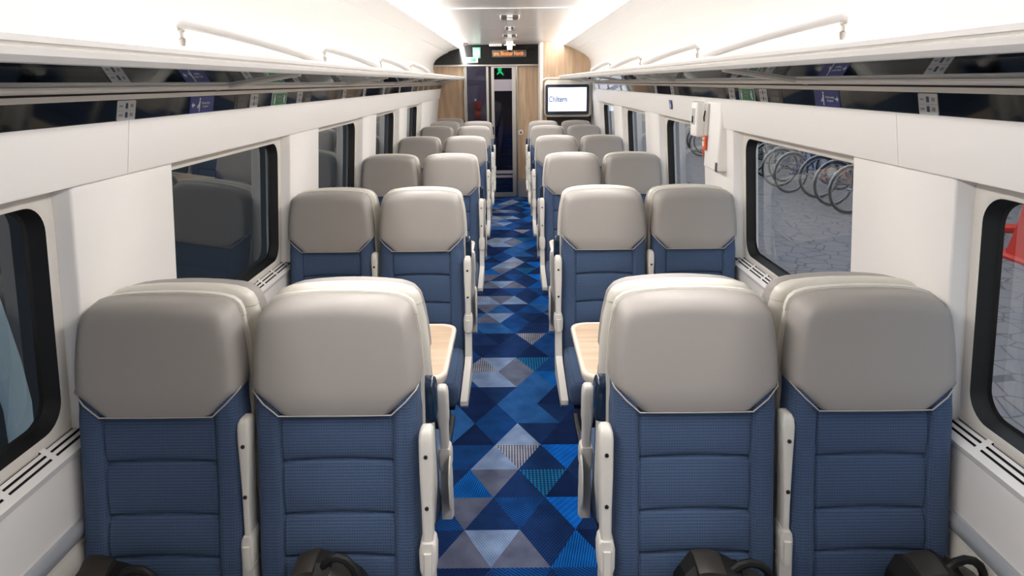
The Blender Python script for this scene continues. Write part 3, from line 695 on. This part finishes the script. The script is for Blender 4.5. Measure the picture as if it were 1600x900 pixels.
for i, y in enumerate((6.9, 7.8, 8.6, 9.3)):
    card(1, y, 0.085, 'small far seat card on the right strip, %s of four towards the television' % ORD2[i])
# small blue sticker on the panel above the right windows
o = empty('seat_sticker'); xv, upv = Vector((0, -1, 0)), Vector((-0.022, 0, 0.138)).normalized()
mt = Matrix((xv, upv, xv.cross(upv))).transposed().to_4x4(); mt.translation = (1.1215, 4.79, 1.715); o.matrix_world = mt
tag(o, 'small blue sticker with white figure on the white panel above the right windows', 'sticker')
b = B(); plate(b, -0.035, 0.035, -0.031, 0.031, 0.002, 0.004, 0.002); b.build('plate', M['sblue'], o)
b = B(); b.cyl((0.0, 0.018, 0.0045), (0, 0, 1), 0.006, 0.001, 12).poly([(-0.012, 0.008, 0.0042), (0.01, 0.008, 0.0042), (0.012, -0.02, 0.0042), (-0.014, -0.02, 0.0042)], (0, 0, 0.0008)); b.build('figure', M['swhite'], o)

# ---------------------------------------------------------------- alarm unit on the right wall
o = empty('emergency_alarm_unit', (1.145, 3.87, 1.60)); tag(o, 'white wall alarm unit with grey slot and orange label between two right windows', 'alarm')
b = B(); b.box(-0.03, 0.05, -0.23, 0.03, -0.21, 0.165, 0.012, 3); b.build('housing', M['white'], o)
b = B(); b.box(-0.042, -0.028, -0.04, 0.035, -0.03, 0.15, 0.005); b.build('slot_window', M['cleargrey'], o)
b = B(); b.box(-0.046, -0.036, -0.032, 0.02, -0.11, -0.03, 0.002); b.build('orange_label', M['orange'], o)
b = B(); b.box(-0.049, -0.044, -0.02, 0.012, -0.052, -0.042).box(-0.049, -0.044, -0.02, 0.012, -0.088, -0.062); b.build('label_print', M['rim'], o)
b = B(); b.tube([(-0.04, 0.02, -0.11), (-0.04, 0.02, -0.155)], 0.003, 6); b.build('seal_tag', M['orange'], o)
b = B(); b.tube([(-0.045, -0.0, 0.11), (-0.048, 0.008, 0.075), (-0.045, 0.012, 0.05)], 0.004, 8); b.build('pull_hook', M['screw'], o)
b = B(); b.box(-0.034, -0.02, -0.225, -0.20, -0.21, -0.16, 0.003); b.build('latch', M['btn'], o)
o = empty('hammer_box', (1.13, 4.02, 1.655)); tag(o, 'smaller white hammer box projecting beside the wall alarm unit', 'box')
b = B(); b.box(-0.055, 0.03, -0.065, 0.065, -0.10, 0.105, 0.014, 3); b.build('housing', M['white'], o)
b = B(); b.box(-0.058, -0.05, -0.035, 0.03, -0.03, 0.065, 0.003); b.build('recess', M['cleargrey'], o)
b = B(); b.box(-0.064, -0.056, -0.01, 0.008, -0.02, 0.02, 0.003); b.build('hammer', M['screw'], o)

# ---------------------------------------------------------------- seats
LEAN = 0.14
def y0(z): return (z - 1.013) * LEAN
ZS = (0.874, 0.726, 0.611)
def sect(w, z, front, t, r, n=34):
    """closed section at height z: a front curve and a flat back, in x and y"""
    L = []
    xs = [-w + 2 * w * i / n for i in range(n + 1)]
    if n > 50: xs = sorted([x for x in xs if abs(abs(x) - 0.150) > 0.012] + [q * (0.150 + d) for q in (-1, 1) for d in (-0.011, -0.007, -0.004, -0.002, 0, 0.002, 0.004, 0.007, 0.011)])
    for x in xs:
        u = max(0.0, abs(x) - (w - r)); e = r - math.sqrt(max(r * r - u * u, 0))
        L.append((x, y0(z) + e + front(x, z), z))
    for x in (w, w * 0.9, -w * 0.9, -w): L.append((x, y0(z) + t - (0.012 if abs(x) == w else 0), z))
    return L
def seat_front(x, z):
    ax = abs(x); d = 0.0
    t = min(1, max(0, (0.168 - ax) / 0.03)); t = t * t * (3 - 2 * t)
    d += 0.016 * t
    d += 0.007 * math.exp(-((ax - 0.150) / 0.0035) ** 2)
    if ax < 0.152:
        for k in ZS:
            zz = k + 0.007 * (1 - (x / 0.15) ** 2)
            d += 0.011 * math.exp(-((z - zz) / 0.0045) ** 2)
        for a, c in ((1.0, ZS[0]), (ZS[0], ZS[1]), (ZS[1], ZS[2]), (ZS[2], 0.48)):
            if c < z < a: d -= 0.007 * math.sin(math.pi * (z - c) / (a - c))
    d += 0.012 * math.exp(-((z - 0.60) / 0.12) ** 2) * -1
    return d
def seat_meshes():
    P = {}
    zs = [0.44, 0.46, 0.50, 0.54, 0.58]
    for k in sorted(ZS): zs += [k + d for d in (-0.02, -0.012, -0.007, -0.003, 0.0, 0.003, 0.006, 0.009, 0.013, 0.02, 0.03)]
    zs += [0.66, 0.69, 0.77, 0.80, 0.83, 0.92, 0.95, 0.98, 1.0, 1.03, 1.06, 1.085]
    zs = sorted(set(round(z, 4) for z in zs))
    b = B(); b.loft([sect(0.218 if z < 0.46 else (0.2245 if z < 1.01 else 0.2215), z, seat_front, 0.092, 0.034, 56) for z in zs]); P['backrest'] = (b, M['blue'], 50)
    hw = [(1.013, 0.150), (1.016, 0.156), (1.078, 0.2235), (1.086, 0.226), (1.11, 0.2258), (1.16, 0.2225), (1.21, 0.2165), (1.245, 0.210), (1.262, 0.2075), (1.276, 0.2035), (1.287, 0.197), (1.296, 0.186), (1.303, 0.169), (1.309, 0.138), (1.313, 0.095), (1.315, 0.04)]
    def hf(x, z):
        k = max(0, z - 1.30); e = 0.0
        # roll the top edge back, following the arched outline
        ztop = 1.315 - 0.45 * x * x - 6.0 * max(0, abs(x) - 0.14) ** 2.2
        q = max(0.0, 0.035 - (ztop - z)); e = 0.035 - math.sqrt(max(0.035 ** 2 - q * q, 0))
        lo = max(0, 0.006 - (z - 1.013))
        return -0.008 + e + lo * 0.5
    b = B(); b.loft([sect(w, z, hf, 0.09, min(0.03, w * 0.6), 30) for z, w in hw]); P['headrest'] = (b, M['leather'], 60)
    path = [(-0.2235, y0(1.083) + 0.020, 1.084), (-0.2195, y0(1.083) + 0.004, 1.077), (-0.19, y0(1.045) - 0.006, 1.046), (-0.152, y0(1.013) - 0.004, 1.011), (-0.1, -0.004, 1.0105), (0, -0.004, 1.010), (0.1, -0.004, 1.0105), (0.152, -0.004, 1.011), (0.19, y0(1.045) - 0.006, 1.046), (0.2195, y0(1.083) + 0.004, 1.077), (0.2235, y0(1.083) + 0.020, 1.084)]
    b = B(); b.tube(path, 0.0021, 8); P['piping'] = (b, M['piping'], 60)
    def shell(levels):
        b = B(); L = []
        for z, w, t in levels:
            ya, yb = y0(z) + 0.086, y0(z) + t
            r = 0.018; L.append([(-w, ya, z), (-w + 0.001, yb - r, z), (-w + 0.008, yb - 0.006, z), (-w + 0.022, yb, z), (0, yb + 0.003, z), (w - 0.022, yb, z), (w - 0.008, yb - 0.006, z), (w - 0.001, yb - r, z), (w, ya, z)])
        b.loft(L); return b
    P['shell'] = (shell([(0.40, 0.19, 0.115), (0.44, 0.215, 0.125), (0.6, 0.228, 0.128), (1.0, 0.2305, 0.124), (1.10, 0.2305, 0.122), (1.20, 0.224, 0.12), (1.252, 0.214, 0.12)]), M['rim'], 45)
    P['top_cap'] = (shell([(1.254, 0.2155, 0.122), (1.272, 0.2115, 0.122), (1.288, 0.204, 0.121), (1.302, 0.187, 0.119), (1.311, 0.160, 0.115), (1.317, 0.118, 0.11), (1.321, 0.05, 0.105)]), M['rim'], 45)
    b = B(); b.box(-0.222, 0.222, -0.535, -0.035, 0.372, 0.492, 0.035, 4); P['cushion'] = (b, M['blue'], 60)
    b = B(); b.box(-0.20, 0.20, -0.48, 0.06, 0.335, 0.375, 0.008); b.box(-0.19, 0.19, -0.02, 0.05, 0.37, 0.46, 0.005); P['seat_pan'] = (b, M['dark'], 40)
    return P
PARTS = {k: v[0].build('proto_' + k, v[1], angle=v[2]).data for k, v in seat_meshes().items()}
for k in list(PARTS):
    o = bpy.data.objects['proto_' + k]; bpy.data.objects.remove(o); PARTS[k].name = k
def inst(name, me, parent, loc=(0, 0, 0)):
    o = bpy.data.objects.new(name, me); C.objects.link(o); o.parent = parent; o.location = loc; return o

def pill(b, x, ya, yb, z, r, wx):
    pass
def make_seat(kind, a):
    """kind: 'aisle' or 'window'; a: +1 when the armrest is on the local +x side"""
    root = empty('train_seat')
    for k in ('cushion', 'backrest', 'headrest', 'shell', 'top_cap', 'seat_pan'): inst(k, PARTS[k], root)
    inst('piping', PARTS['piping'], [c for c in root.children if c.name.startswith('headrest')][0])
    lp = B()
    back = kind == 'back'
    if kind in ('aisle', 'back'):
        ax = a * 0.2465
        lp.box(a * 0.10 - 0.03, a * 0.10 + 0.03, -0.40, 0.02, 0.03, 0.34, 0.008).box(a * 0.10 - 0.05, a * 0.10 + 0.05, -0.46, 0.06, 0.0, 0.035, 0.008)
        lp.build('pedestal', M['dark'], root)
        zt, zb_, w, hd = (0.915 if back else 0.985), 0.66, 0.0185, 0.028
    else:
        ax = a * 0.2315
        lp.box(-a * 0.05 - 0.03, -a * 0.05 + 0.03, -0.38, 0.0, 0.03, 0.34, 0.008).box(-a * 0.05 - 0.05, -a * 0.05 + 0.05, -0.42, 0.04, 0.0, 0.035, 0.008); lp.build('pedestal', M['dark'], root)
        zt, zb_, w, hd = 1.0, 0.66, 0.0165, 0.03
    # the raised armrest beside the backrest
    yo = 0.024 if kind == 'window' else -0.012
    b = B(); L = []
    LV = ((zb_, 0.75, 0.9), (zb_ + 0.1, 0.8, 1.0), (zt - 0.13, 1.0, 1.0), (zt - 0.06, 1.05, 1.0)) if kind != 'window' else ((zb_, 0.5, 0.9), (zb_ + 0.1, 0.5, 1.0), (zt - 0.18, 0.62, 1.0), (zt - 0.10, 0.85, 1.0), (zt - 0.06, 1.0, 1.0))
    for z, kw, kd in LV + ( (zt - 0.03, 1.05, 1.0), (zt - 0.012, 0.95, 0.9), (zt - 0.003, 0.7, 0.7), (zt, 0.35, 0.4)):
        L.append([(ax + x, y0(z) + yo + y, z) for x, y in rrect(-w * kw, w * kw, -hd * kd, hd * kd, w * kw * 0.55, 4)])
    b.loft(L); arm = b.build('armrest', M['arm'], root, angle=50)
    for z in (zt - 0.07, zt - 0.21):
        b = B(); b.cyl((ax, y0(z) + yo - hd, z), (0, 1, 0), 0.0055, 0.006, 12); b.build('screw', M['screw'], arm)
    b = B(); L = []
    for z, kw in ((0.588, 0.5), (0.594, 0.85), (0.605, 1.0), (0.655, 1.05), (0.672, 0.9), (0.680, 0.6)):
        ww = (0.0225 if kind != 'window' else 0.0165) * kw; L.append([(ax + x, y0(z) + yo + y, z) for x, y in rrect(-ww, ww, -hd - 0.006, hd, ww * 0.4, 3)])
    b.loft(L); hg = b.build('hinge', M['arm'], root, angle=50)
    b = B(); b.loft([[(ax + x, y0(z) + yo - hd - 0.006 + y, z) for x, y in rrect(-0.010, 0.010, -0.007, 0.007, 0.004, 3)] for z in (0.592, 0.6, 0.64, 0.656)]); b.build('hinge_cap', M['rim'], hg)
    # side frame from the hinge down and forward along the cushion
    yh = y0(0.6) + yo
    out = [(yh + 0.02, 0.60), (yh + 0.02, 0.40), (yh - 0.02, 0.345), (-0.50, 0.36), (-0.53, 0.385), (-0.525, 0.405), (-0.36, 0.425), (-0.20, 0.445), (-0.13, 0.465), (yh - 0.05, 0.50), (yh - 0.033, 0.55), (yh - 0.03, 0.60)]
    if kind != 'aisle': out = [(yh + 0.02, 0.60), (yh + 0.02, 0.40), (yh - 0.06, 0.36), (yh - 0.06, 0.46), (yh - 0.035, 0.55), (yh - 0.03, 0.60)]
    ww = 0.017
    b = B(); L = []
    for dx, k in ((-ww, 0.006), (-ww + 0.005, 0.0), (ww - 0.005, 0.0), (ww, 0.006)):
        cy = sum(p[0] for p in out) / len(out); cz = sum(p[1] for p in out) / len(out)
        L.append([(ax + dx, y + (cy - y) * k, z + (cz - z) * k) for y, z in out])
    b.loft(L); b.build('side_frame', M['arm'], root, angle=40)
    if kind == 'aisle':
        # dark grab handle on the back corner
        b = B(); hx = a * 0.236; L = []
        for z, k in ((0.925, 0.5), (0.932, 0.85), (0.95, 1.0), (1.035, 1.0), (1.052, 0.85), (1.059, 0.5)):
            L.append([(hx + x, y0(1.0) + 0.128 + y, z) for x, y in rrect(-0.024 * k, 0.024 * k, -0.032 * k, 0.032 * k, 0.012 * k, 4)])
        b.loft(L); b.build('grab_handle', M['handle'], root, angle=50)
    return root
def add_disc(root, a):
    x = a * 0.262
    b = B(); L = []
    for dx, k in ((0, 0.92), (0.002, 1.0), (0.006, 0.97), (0.008, 0.8)):
        L.append([(x + a * dx, -0.02 + 0.055 * k * math.cos(t * math.pi / 14), 0.56 + 0.10 * k * math.sin(t * math.pi / 14)) for t in range(28)])
    b.loft(L); b.build('pivot_cover', M['rim'], root, angle=50)

SX_A, SX_W = 0.486, 0.967
protos = {}
def proto(kind, a, disc=False):
    k = (kind, a, disc)
    if k not in protos:
        r = make_seat(kind, a)
        if disc: add_disc(r, a)
        protos[k] = [r, False]
    p = protos[k]
    if not p[1]: p[1] = True; return p[0]
    return copy_tree(p[0])
ORD = ['nearest', 'second', 'third', 'fourth', 'fifth', 'sixth', 'last']
def put_seat(kind, side, y, back, label):
    s = -1 if side == 'left' else 1
    a = -s if not back else s          # armrest on the aisle side, in local space
    o = proto('back' if back and kind == 'aisle' else kind, a, back and kind == 'aisle')
    o.location = (s * (SX_A if kind == 'aisle' else SX_W), y, 0); o.rotation_euler = (0, 0, math.pi if back else 0)
    tag(o, label, 'train seat', 'train seats along both sides of the aisle')
AY = [1.655 + BAY * k for k in range(5)] + [9.93]
for side in ('left', 'right'):
    for k, y in enumerate(AY):
        for kind in ('aisle', 'window'):
            put_seat(kind, side, y, False, 'blue %s seat with grey headrest facing the camera, %s row, %s of aisle' % (kind, ORD[k], side))
            if k < 4: put_seat(kind, side, y + 0.352, True, 'blue %s seat backing onto the %s camera-facing row, %s of aisle' % (kind, ORD[k], side))
put_seat('window', 'left', 10.82, False, 'blue window seat with grey headrest, last and alone against the left oak panel')

# ---------------------------------------------------------------- tables
def make_table(s):
    root = empty('table', (0, 0, 0))
    x0, x1, h = 0.275, 1.195, 0.318
    def T(x, y, z): return (s * x, y, z)
    outl = rrect(x0, x1 + 0.06, -h, h, 0.075, 7)
    outl = [(min(x, x1), y) for x, y in outl]
    def inset(k): return [(x0 + (x - x0) * (1 - k * 1.08) + k if x < x1 - 1e-6 else x, y * (1 - k / h)) for x, y in outl]
    b = B(); b.loft([[T(x, y, 0.678) for x, y in inset(0.02)], [T(x, y, 0.688) for x, y in inset(0.004)], [T(x, y, 0.712) for x, y in inset(0.0)], [T(x, y, 0.722) for x, y in inset(0.003)], [T(x, y, 0.7245) for x, y in inset(0.008)], [T(x, y, 0.7245) for x, y in inset(0.017)], [T(x, y, 0.7205) for x, y in inset(0.021)]]); b.build('rim', M['tablerim'], root, angle=50)
    b = B(); b.loft([[T(x, y, z) for x, y in inset(0.021)] for z in (0.71, 0.722)]); b.build('top', M['tablewood'], root)
    b = B(); b.box(s * 0.62, s * 1.19, -0.05, 0.05, 0.635, 0.68, 0.01); b.poly([T(1.19, -0.03, 0.64), T(0.85, -0.03, 0.64), T(1.19, -0.03, 0.36)], (0, 0.06, 0)); b.build('support', M['alu'], root)
    return root
for s, side in ((-1, 'left'), (1, 'right')):
    t0 = None
    for k in range(4):
        o = make_table(s) if t0 is None else copy_tree(t0)
        t0 = t0 or o
        o.location = (0, 2.815 + BAY * k, 0)
        tag(o, 'oak topped table with cream rim, %s bay from the camera, %s of the aisle' % (('first', 'second', 'third', 'fourth')[k], side), 'table', 'tables in the seating bays')

# ---------------------------------------------------------------- dark folded bags on the seats
def bag(x, y, z, w, d, h, seed, label, tilt=0.0):
    rnd = random.Random(seed)
    root = tag(empty('fabric_bag', (x, y, z), tilt), label, 'bag', 'dark bags on the seats')
    b = B(); L = []; n = 9
    for i in range(n):
        t = i / (n - 1); xx = (t - 0.5) * w
        hh = h * (0.72 + 0.28 * math.sin(3.1 * t + seed)) * (1.0 if 0 < i < n - 1 else 0.86)
        dd = d * (0.8 + 0.2 * rnd.random()); ring = []
        for q in range(14):
            a = q / 14 * 2 * math.pi
            cy = math.copysign(abs(math.cos(a)) ** 0.6, math.cos(a)); cz = math.copysign(abs(math.sin(a)) ** 0.6, math.sin(a))
            ring.append((xx + rnd.uniform(-.006, .006), cy * dd / 2 + rnd.uniform(-.008, .008), hh / 2 + cz * hh / 2 + (rnd.uniform(-.009, .009) if cz > -0.5 else 0)))
        L.append(ring)
    b.loft(L); b.build('body', M['bag'], root, angle=24)
    def top(t): return h * (0.72 + 0.28 * math.sin(3.1 * t + seed))
    for (t0, t1, nm) in ((0.12, 0.40, 'flap'), (0.60, 0.88, 'flap')):
        b = B(); Ls = []
        for i in range(5):
            t = t0 + (t1 - t0) * i / 4; hh = top(t) + 0.004; xx = (t - 0.5) * w
            Ls.append([(xx, -d * 0.50, hh * 0.25), (xx, -d * 0.52, hh * 0.62), (xx, -d * 0.40, hh * 0.97), (xx, 0.0, hh + 0.008), (xx, d * 0.2, hh + 0.002), (xx, d * 0.2, hh - 0.01), (xx, 0, hh - 0.01), (xx, -d * 0.3, hh * 0.8), (xx, -d * 0.36, hh * 0.3)])
        b.loft(Ls); b.build(nm, M['bagband'], root, angle=30)
    b = B(); path = []
    for i in range(9):
        a = math.pi * i / 8; path.append((w * (0.18 + 0.26 * math.cos(a)), -d * 0.15, top(0.7) * 0.75 + (h * 0.42) * math.sin(a)))
    b.tube(path, 0.011, 8); b.build('strap', M['bag'], root, angle=40)
    return root
bag(-1.02, 1.495, 0.488, 0.22, 0.13, 0.205, 1.1, 'crumpled dark bag on the nearest window seat left of the aisle', 0.12)
bag(-0.49, 1.495, 0.488, 0.20, 0.13, 0.21, 0.4, 'crumpled dark bag on the nearest aisle seat left of the aisle', -0.05)
bag(0.545, 1.495, 0.488, 0.25, 0.13, 0.20, 0.9, 'crumpled dark bag with strap on the nearest aisle seat right of the aisle', 0.04)
bag(1.095, 1.495, 0.488, 0.24, 0.13, 0.19, 0.6, 'crumpled dark bag on the nearest window seat right of the aisle', 0.08)
bag(0.52, 3.24, 0.488, 0.17, 0.10, 0.165, 0.8, 'small dark bag behind the table on the second row aisle seat, right side')
bag(-0.53, 3.24, 0.488, 0.17, 0.10, 0.155, 0.5, 'small dark bag behind the table on the second row aisle seat, left side')

# ---------------------------------------------------------------- outside: platform on the right, added dark screen closing off the left
b = B(); b.box(1.45, 14, -4, 45, -0.35, -0.05); struct(b.build('ground', M['paving']))
b = B(); b.box(11, 11.3, -4, 45, -0.05, 5); struct(b.build('wall_platform', M['brick']))
b = B(); b.box(-3.4, -3.2, -4, 30, -1.2, 5); struct(b.build('wall_siding', M['night']))  # wall added close by so the left windows stay dark
b = B(); b.box(-3.3, -1.35, -4, 30, -1.3, -1.2); struct(b.build('ground.001', M['night']))
b = B(); b.box(-3.4, -1.34, -4, 30, 4.9, 5.0); struct(b.build('trim_sky_block', M['night']))  # unseen lid added over the dark wall, blocks sky light
# pale curved column seen through the nearest left window
b = B(); L = []
for z, y, w in ((2.6, 2.10, 0.10), (1.75, 2.24, 0.12), (1.32, 2.36, 0.13), (1.06, 2.405, 0.13), (0.85, 2.44, 0.12), (0.67, 2.455, 0.11), (0.54, 2.44, 0.10), (0.42, 2.40, 0.09), (0.0, 2.3, 0.09), (-1.2, 2.1, 0.09)):
    L.append([(-1.93 + xx, y + yy - w * 0.5, z) for xx, yy in rrect(-0.03, 0.03, -w * 0.45, w * 0.45, 0.02, 4)])
b.loft(L); tag(b.build('curved_column', M['sky_col'], angle=60), 'pale blue curved column outside the nearest left window', 'column')
# bicycles parked on the platform
def make_bike(fm):
    root = empty('bicycle')
    r = 0.33
    for wx in (-0.52, 0.52):
        b = B(); n = 28
        b.tube([(wx + r * math.cos(2 * math.pi * k / n), 0, r + 0.02 + r * math.sin(2 * math.pi * k / n)) for k in range(n)], 0.02, 8, 0, True)
        b.tube([(wx + (r - 0.025) * math.cos(2 * math.pi * k / n), 0, r + 0.02 + (r - 0.025) * math.sin(2 * math.pi * k / n)) for k in range(n)], 0.009, 6, 1, True)
        for k in range(12):
            a = math.pi * k / 6; b.tube([(wx, 0, r + 0.02), (wx + r * 0.93 * math.cos(a), 0, r + 0.02 + r * 0.93 * math.sin(a))], 0.0025, 4, 1)
        b.cyl((wx, 0, r + 0.02), (0, 1, 0), 0.025, 0.09, 12, 1)
        b.build('wheel', M['tyre'], root, extra=[M['silver']])
    b = B()
    bb, st, hd, hb = (-0.05, 0, 0.30), (-0.18, 0, 0.82), (0.36, 0, 0.84), (0.40, 0, 0.68)
    for p, q in ((bb, st), (st, hd), (bb, hb), (hd, hb)): b.tube([p, q], 0.017, 8)
    for yy in (-0.05, 0.05): b.tube([bb, (-0.52, yy, 0.35)], 0.01, 6).tube([(-0.17, 0, 0.78), (-0.52, yy, 0.35)], 0.009, 6)
    b.build('frame', fm, root)
    b = B()
    for yy in (-0.05, 0.05): b.tube([(0.40, yy * 0.6, 0.70), (0.45, yy, 0.55), (0.52, yy, 0.35)], 0.011, 6)
    b.build('fork', fm, root)
    b = B(); b.tube([(0.36, 0, 0.84), (0.34, 0, 0.98)], 0.013, 8).tube([(0.24, -0.28, 1.0), (0.34, -0.18, 1.0), (0.36, 0, 0.99), (0.34, 0.18, 1.0), (0.24, 0.28, 1.0)], 0.012, 8); b.build('handlebar', M['silver'], root)
    b = B(); b.tube([(-0.18, 0, 0.8), (-0.205, 0, 0.93)], 0.013, 8); b.loft([[(-0.36, y, z) for y, z in ((-0.07, 0.93), (0.07, 0.93), (0.06, 0.97), (-0.06, 0.97))], [(-0.2, y, z) for y, z in ((-0.05, 0.93), (0.05, 0.93), (0.04, 0.965), (-0.04, 0.965))], [(-0.08, y, z) for y, z in ((-0.02, 0.93), (0.02, 0.93), (0.015, 0.955), (-0.015, 0.955))]]); b.build('saddle', M['tyre'], root)
    b = B(); b.cyl((-0.05, 0.03, 0.30), (0, 1, 0), 0.085, 0.008, 20).tube([(-0.05, 0.05, 0.30), (0.07, 0.05, 0.18), (0.07, 0.12, 0.18)], 0.01, 6).tube([(-0.05, -0.05, 0.30), (-0.17, -0.05, 0.42), (-0.17, -0.12, 0.42)], 0.01, 6); b.build('crank', M['silver'], root)
    b = B(); n = 9
    for wx, a0, a1 in ((-0.52, 20, 170), (0.52, 10, 140)):
        b.tube([(wx + 0.365 * math.cos(R(a0 + (a1 - a0) * k / n)), 0, 0.35 + 0.365 * math.sin(R(a0 + (a1 - a0) * k / n))) for k in range(n + 1)], 0.012, 6)
    b.build('mudguard', M['silver'], root)
    return root
kinds = {'dark': make_bike(M['bikedark']), 'red': make_bike(M['bikered']), 'blue': make_bike(M['bikeblue'])}
used = set()
spots = []
ORD3 = ['first', 'second', 'third', 'fourth', 'fifth', 'sixth', 'seventh', 'eighth', 'ninth', 'tenth', 'eleventh', 'twelfth', 'thirteenth', 'fourteenth', 'fifteenth']
rb = random.Random(3)
for i in range(15):
    k = ('dark', 'dark', 'red', 'blue', 'dark', 'blue', 'red')[i % 7]
    spots.append((5.55 + rb.uniform(-0.22, 0.22), 9.75 + 0.64 * i, 10 + rb.uniform(-8, 8), k, '%s bicycle, %s along the platform rack counting from the nearest end' % (k, ORD3[i])))
for i in range(5):
    k = ('dark', 'blue', 'dark', 'red', 'dark')[i]
    spots.append((8.0, 10.2 + 1.1 * i, 12, k, '%s bicycle, %s in the back row behind the platform rack' % (k, ORD3[i])))
for x, y, rz, k, lab in spots:
    o = kinds[k] if k not in used else copy_tree(kinds[k]); used.add(k)
    o.location = (x, y, -0.05); o.rotation_euler = (0, 0, R(rz)); tag(o, lab, 'bicycle', 'bicycles parked on the platform')
# red totem outside the nearest right window
o = tag(empty('red_totem', (5.92, 7.0, -0.05)), 'red metal totem on a red base plate outside the nearest right window', 'totem')
b = B(); b.loft([[(x, y, z) for x, y in rrect(-0.28 - k, 0.45, -0.25, 0.25, 0.04, 4)] for z, k in ((0.03, 0.16), (0.35, 0.08), (0.9, 0.0), (2.0, -0.02))]); b.build('body', M['red'], o)
b = B(); b.box(-0.55, 0.6, -0.42, 0.42, 0.0, 0.03, 0.005); b.build('base_plate', M['red'], o)
b = B()
for xx in (-0.50, -0.35): b.cyl((xx, -0.3, 0.04), (0, 0, 1), 0.025, 0.03, 8).cyl((xx, 0.3, 0.04), (0, 0, 1), 0.025, 0.03, 8)
b.build('bolt', M['bikedark'], o)
b = B(); b.box(5.3, 6.9, 8.3, 8.55, -0.05, 0.02, 0.01); tag(b.build('red_kerb', M['red']), 'low red kerb rail on the platform beyond the red totem', 'kerb')
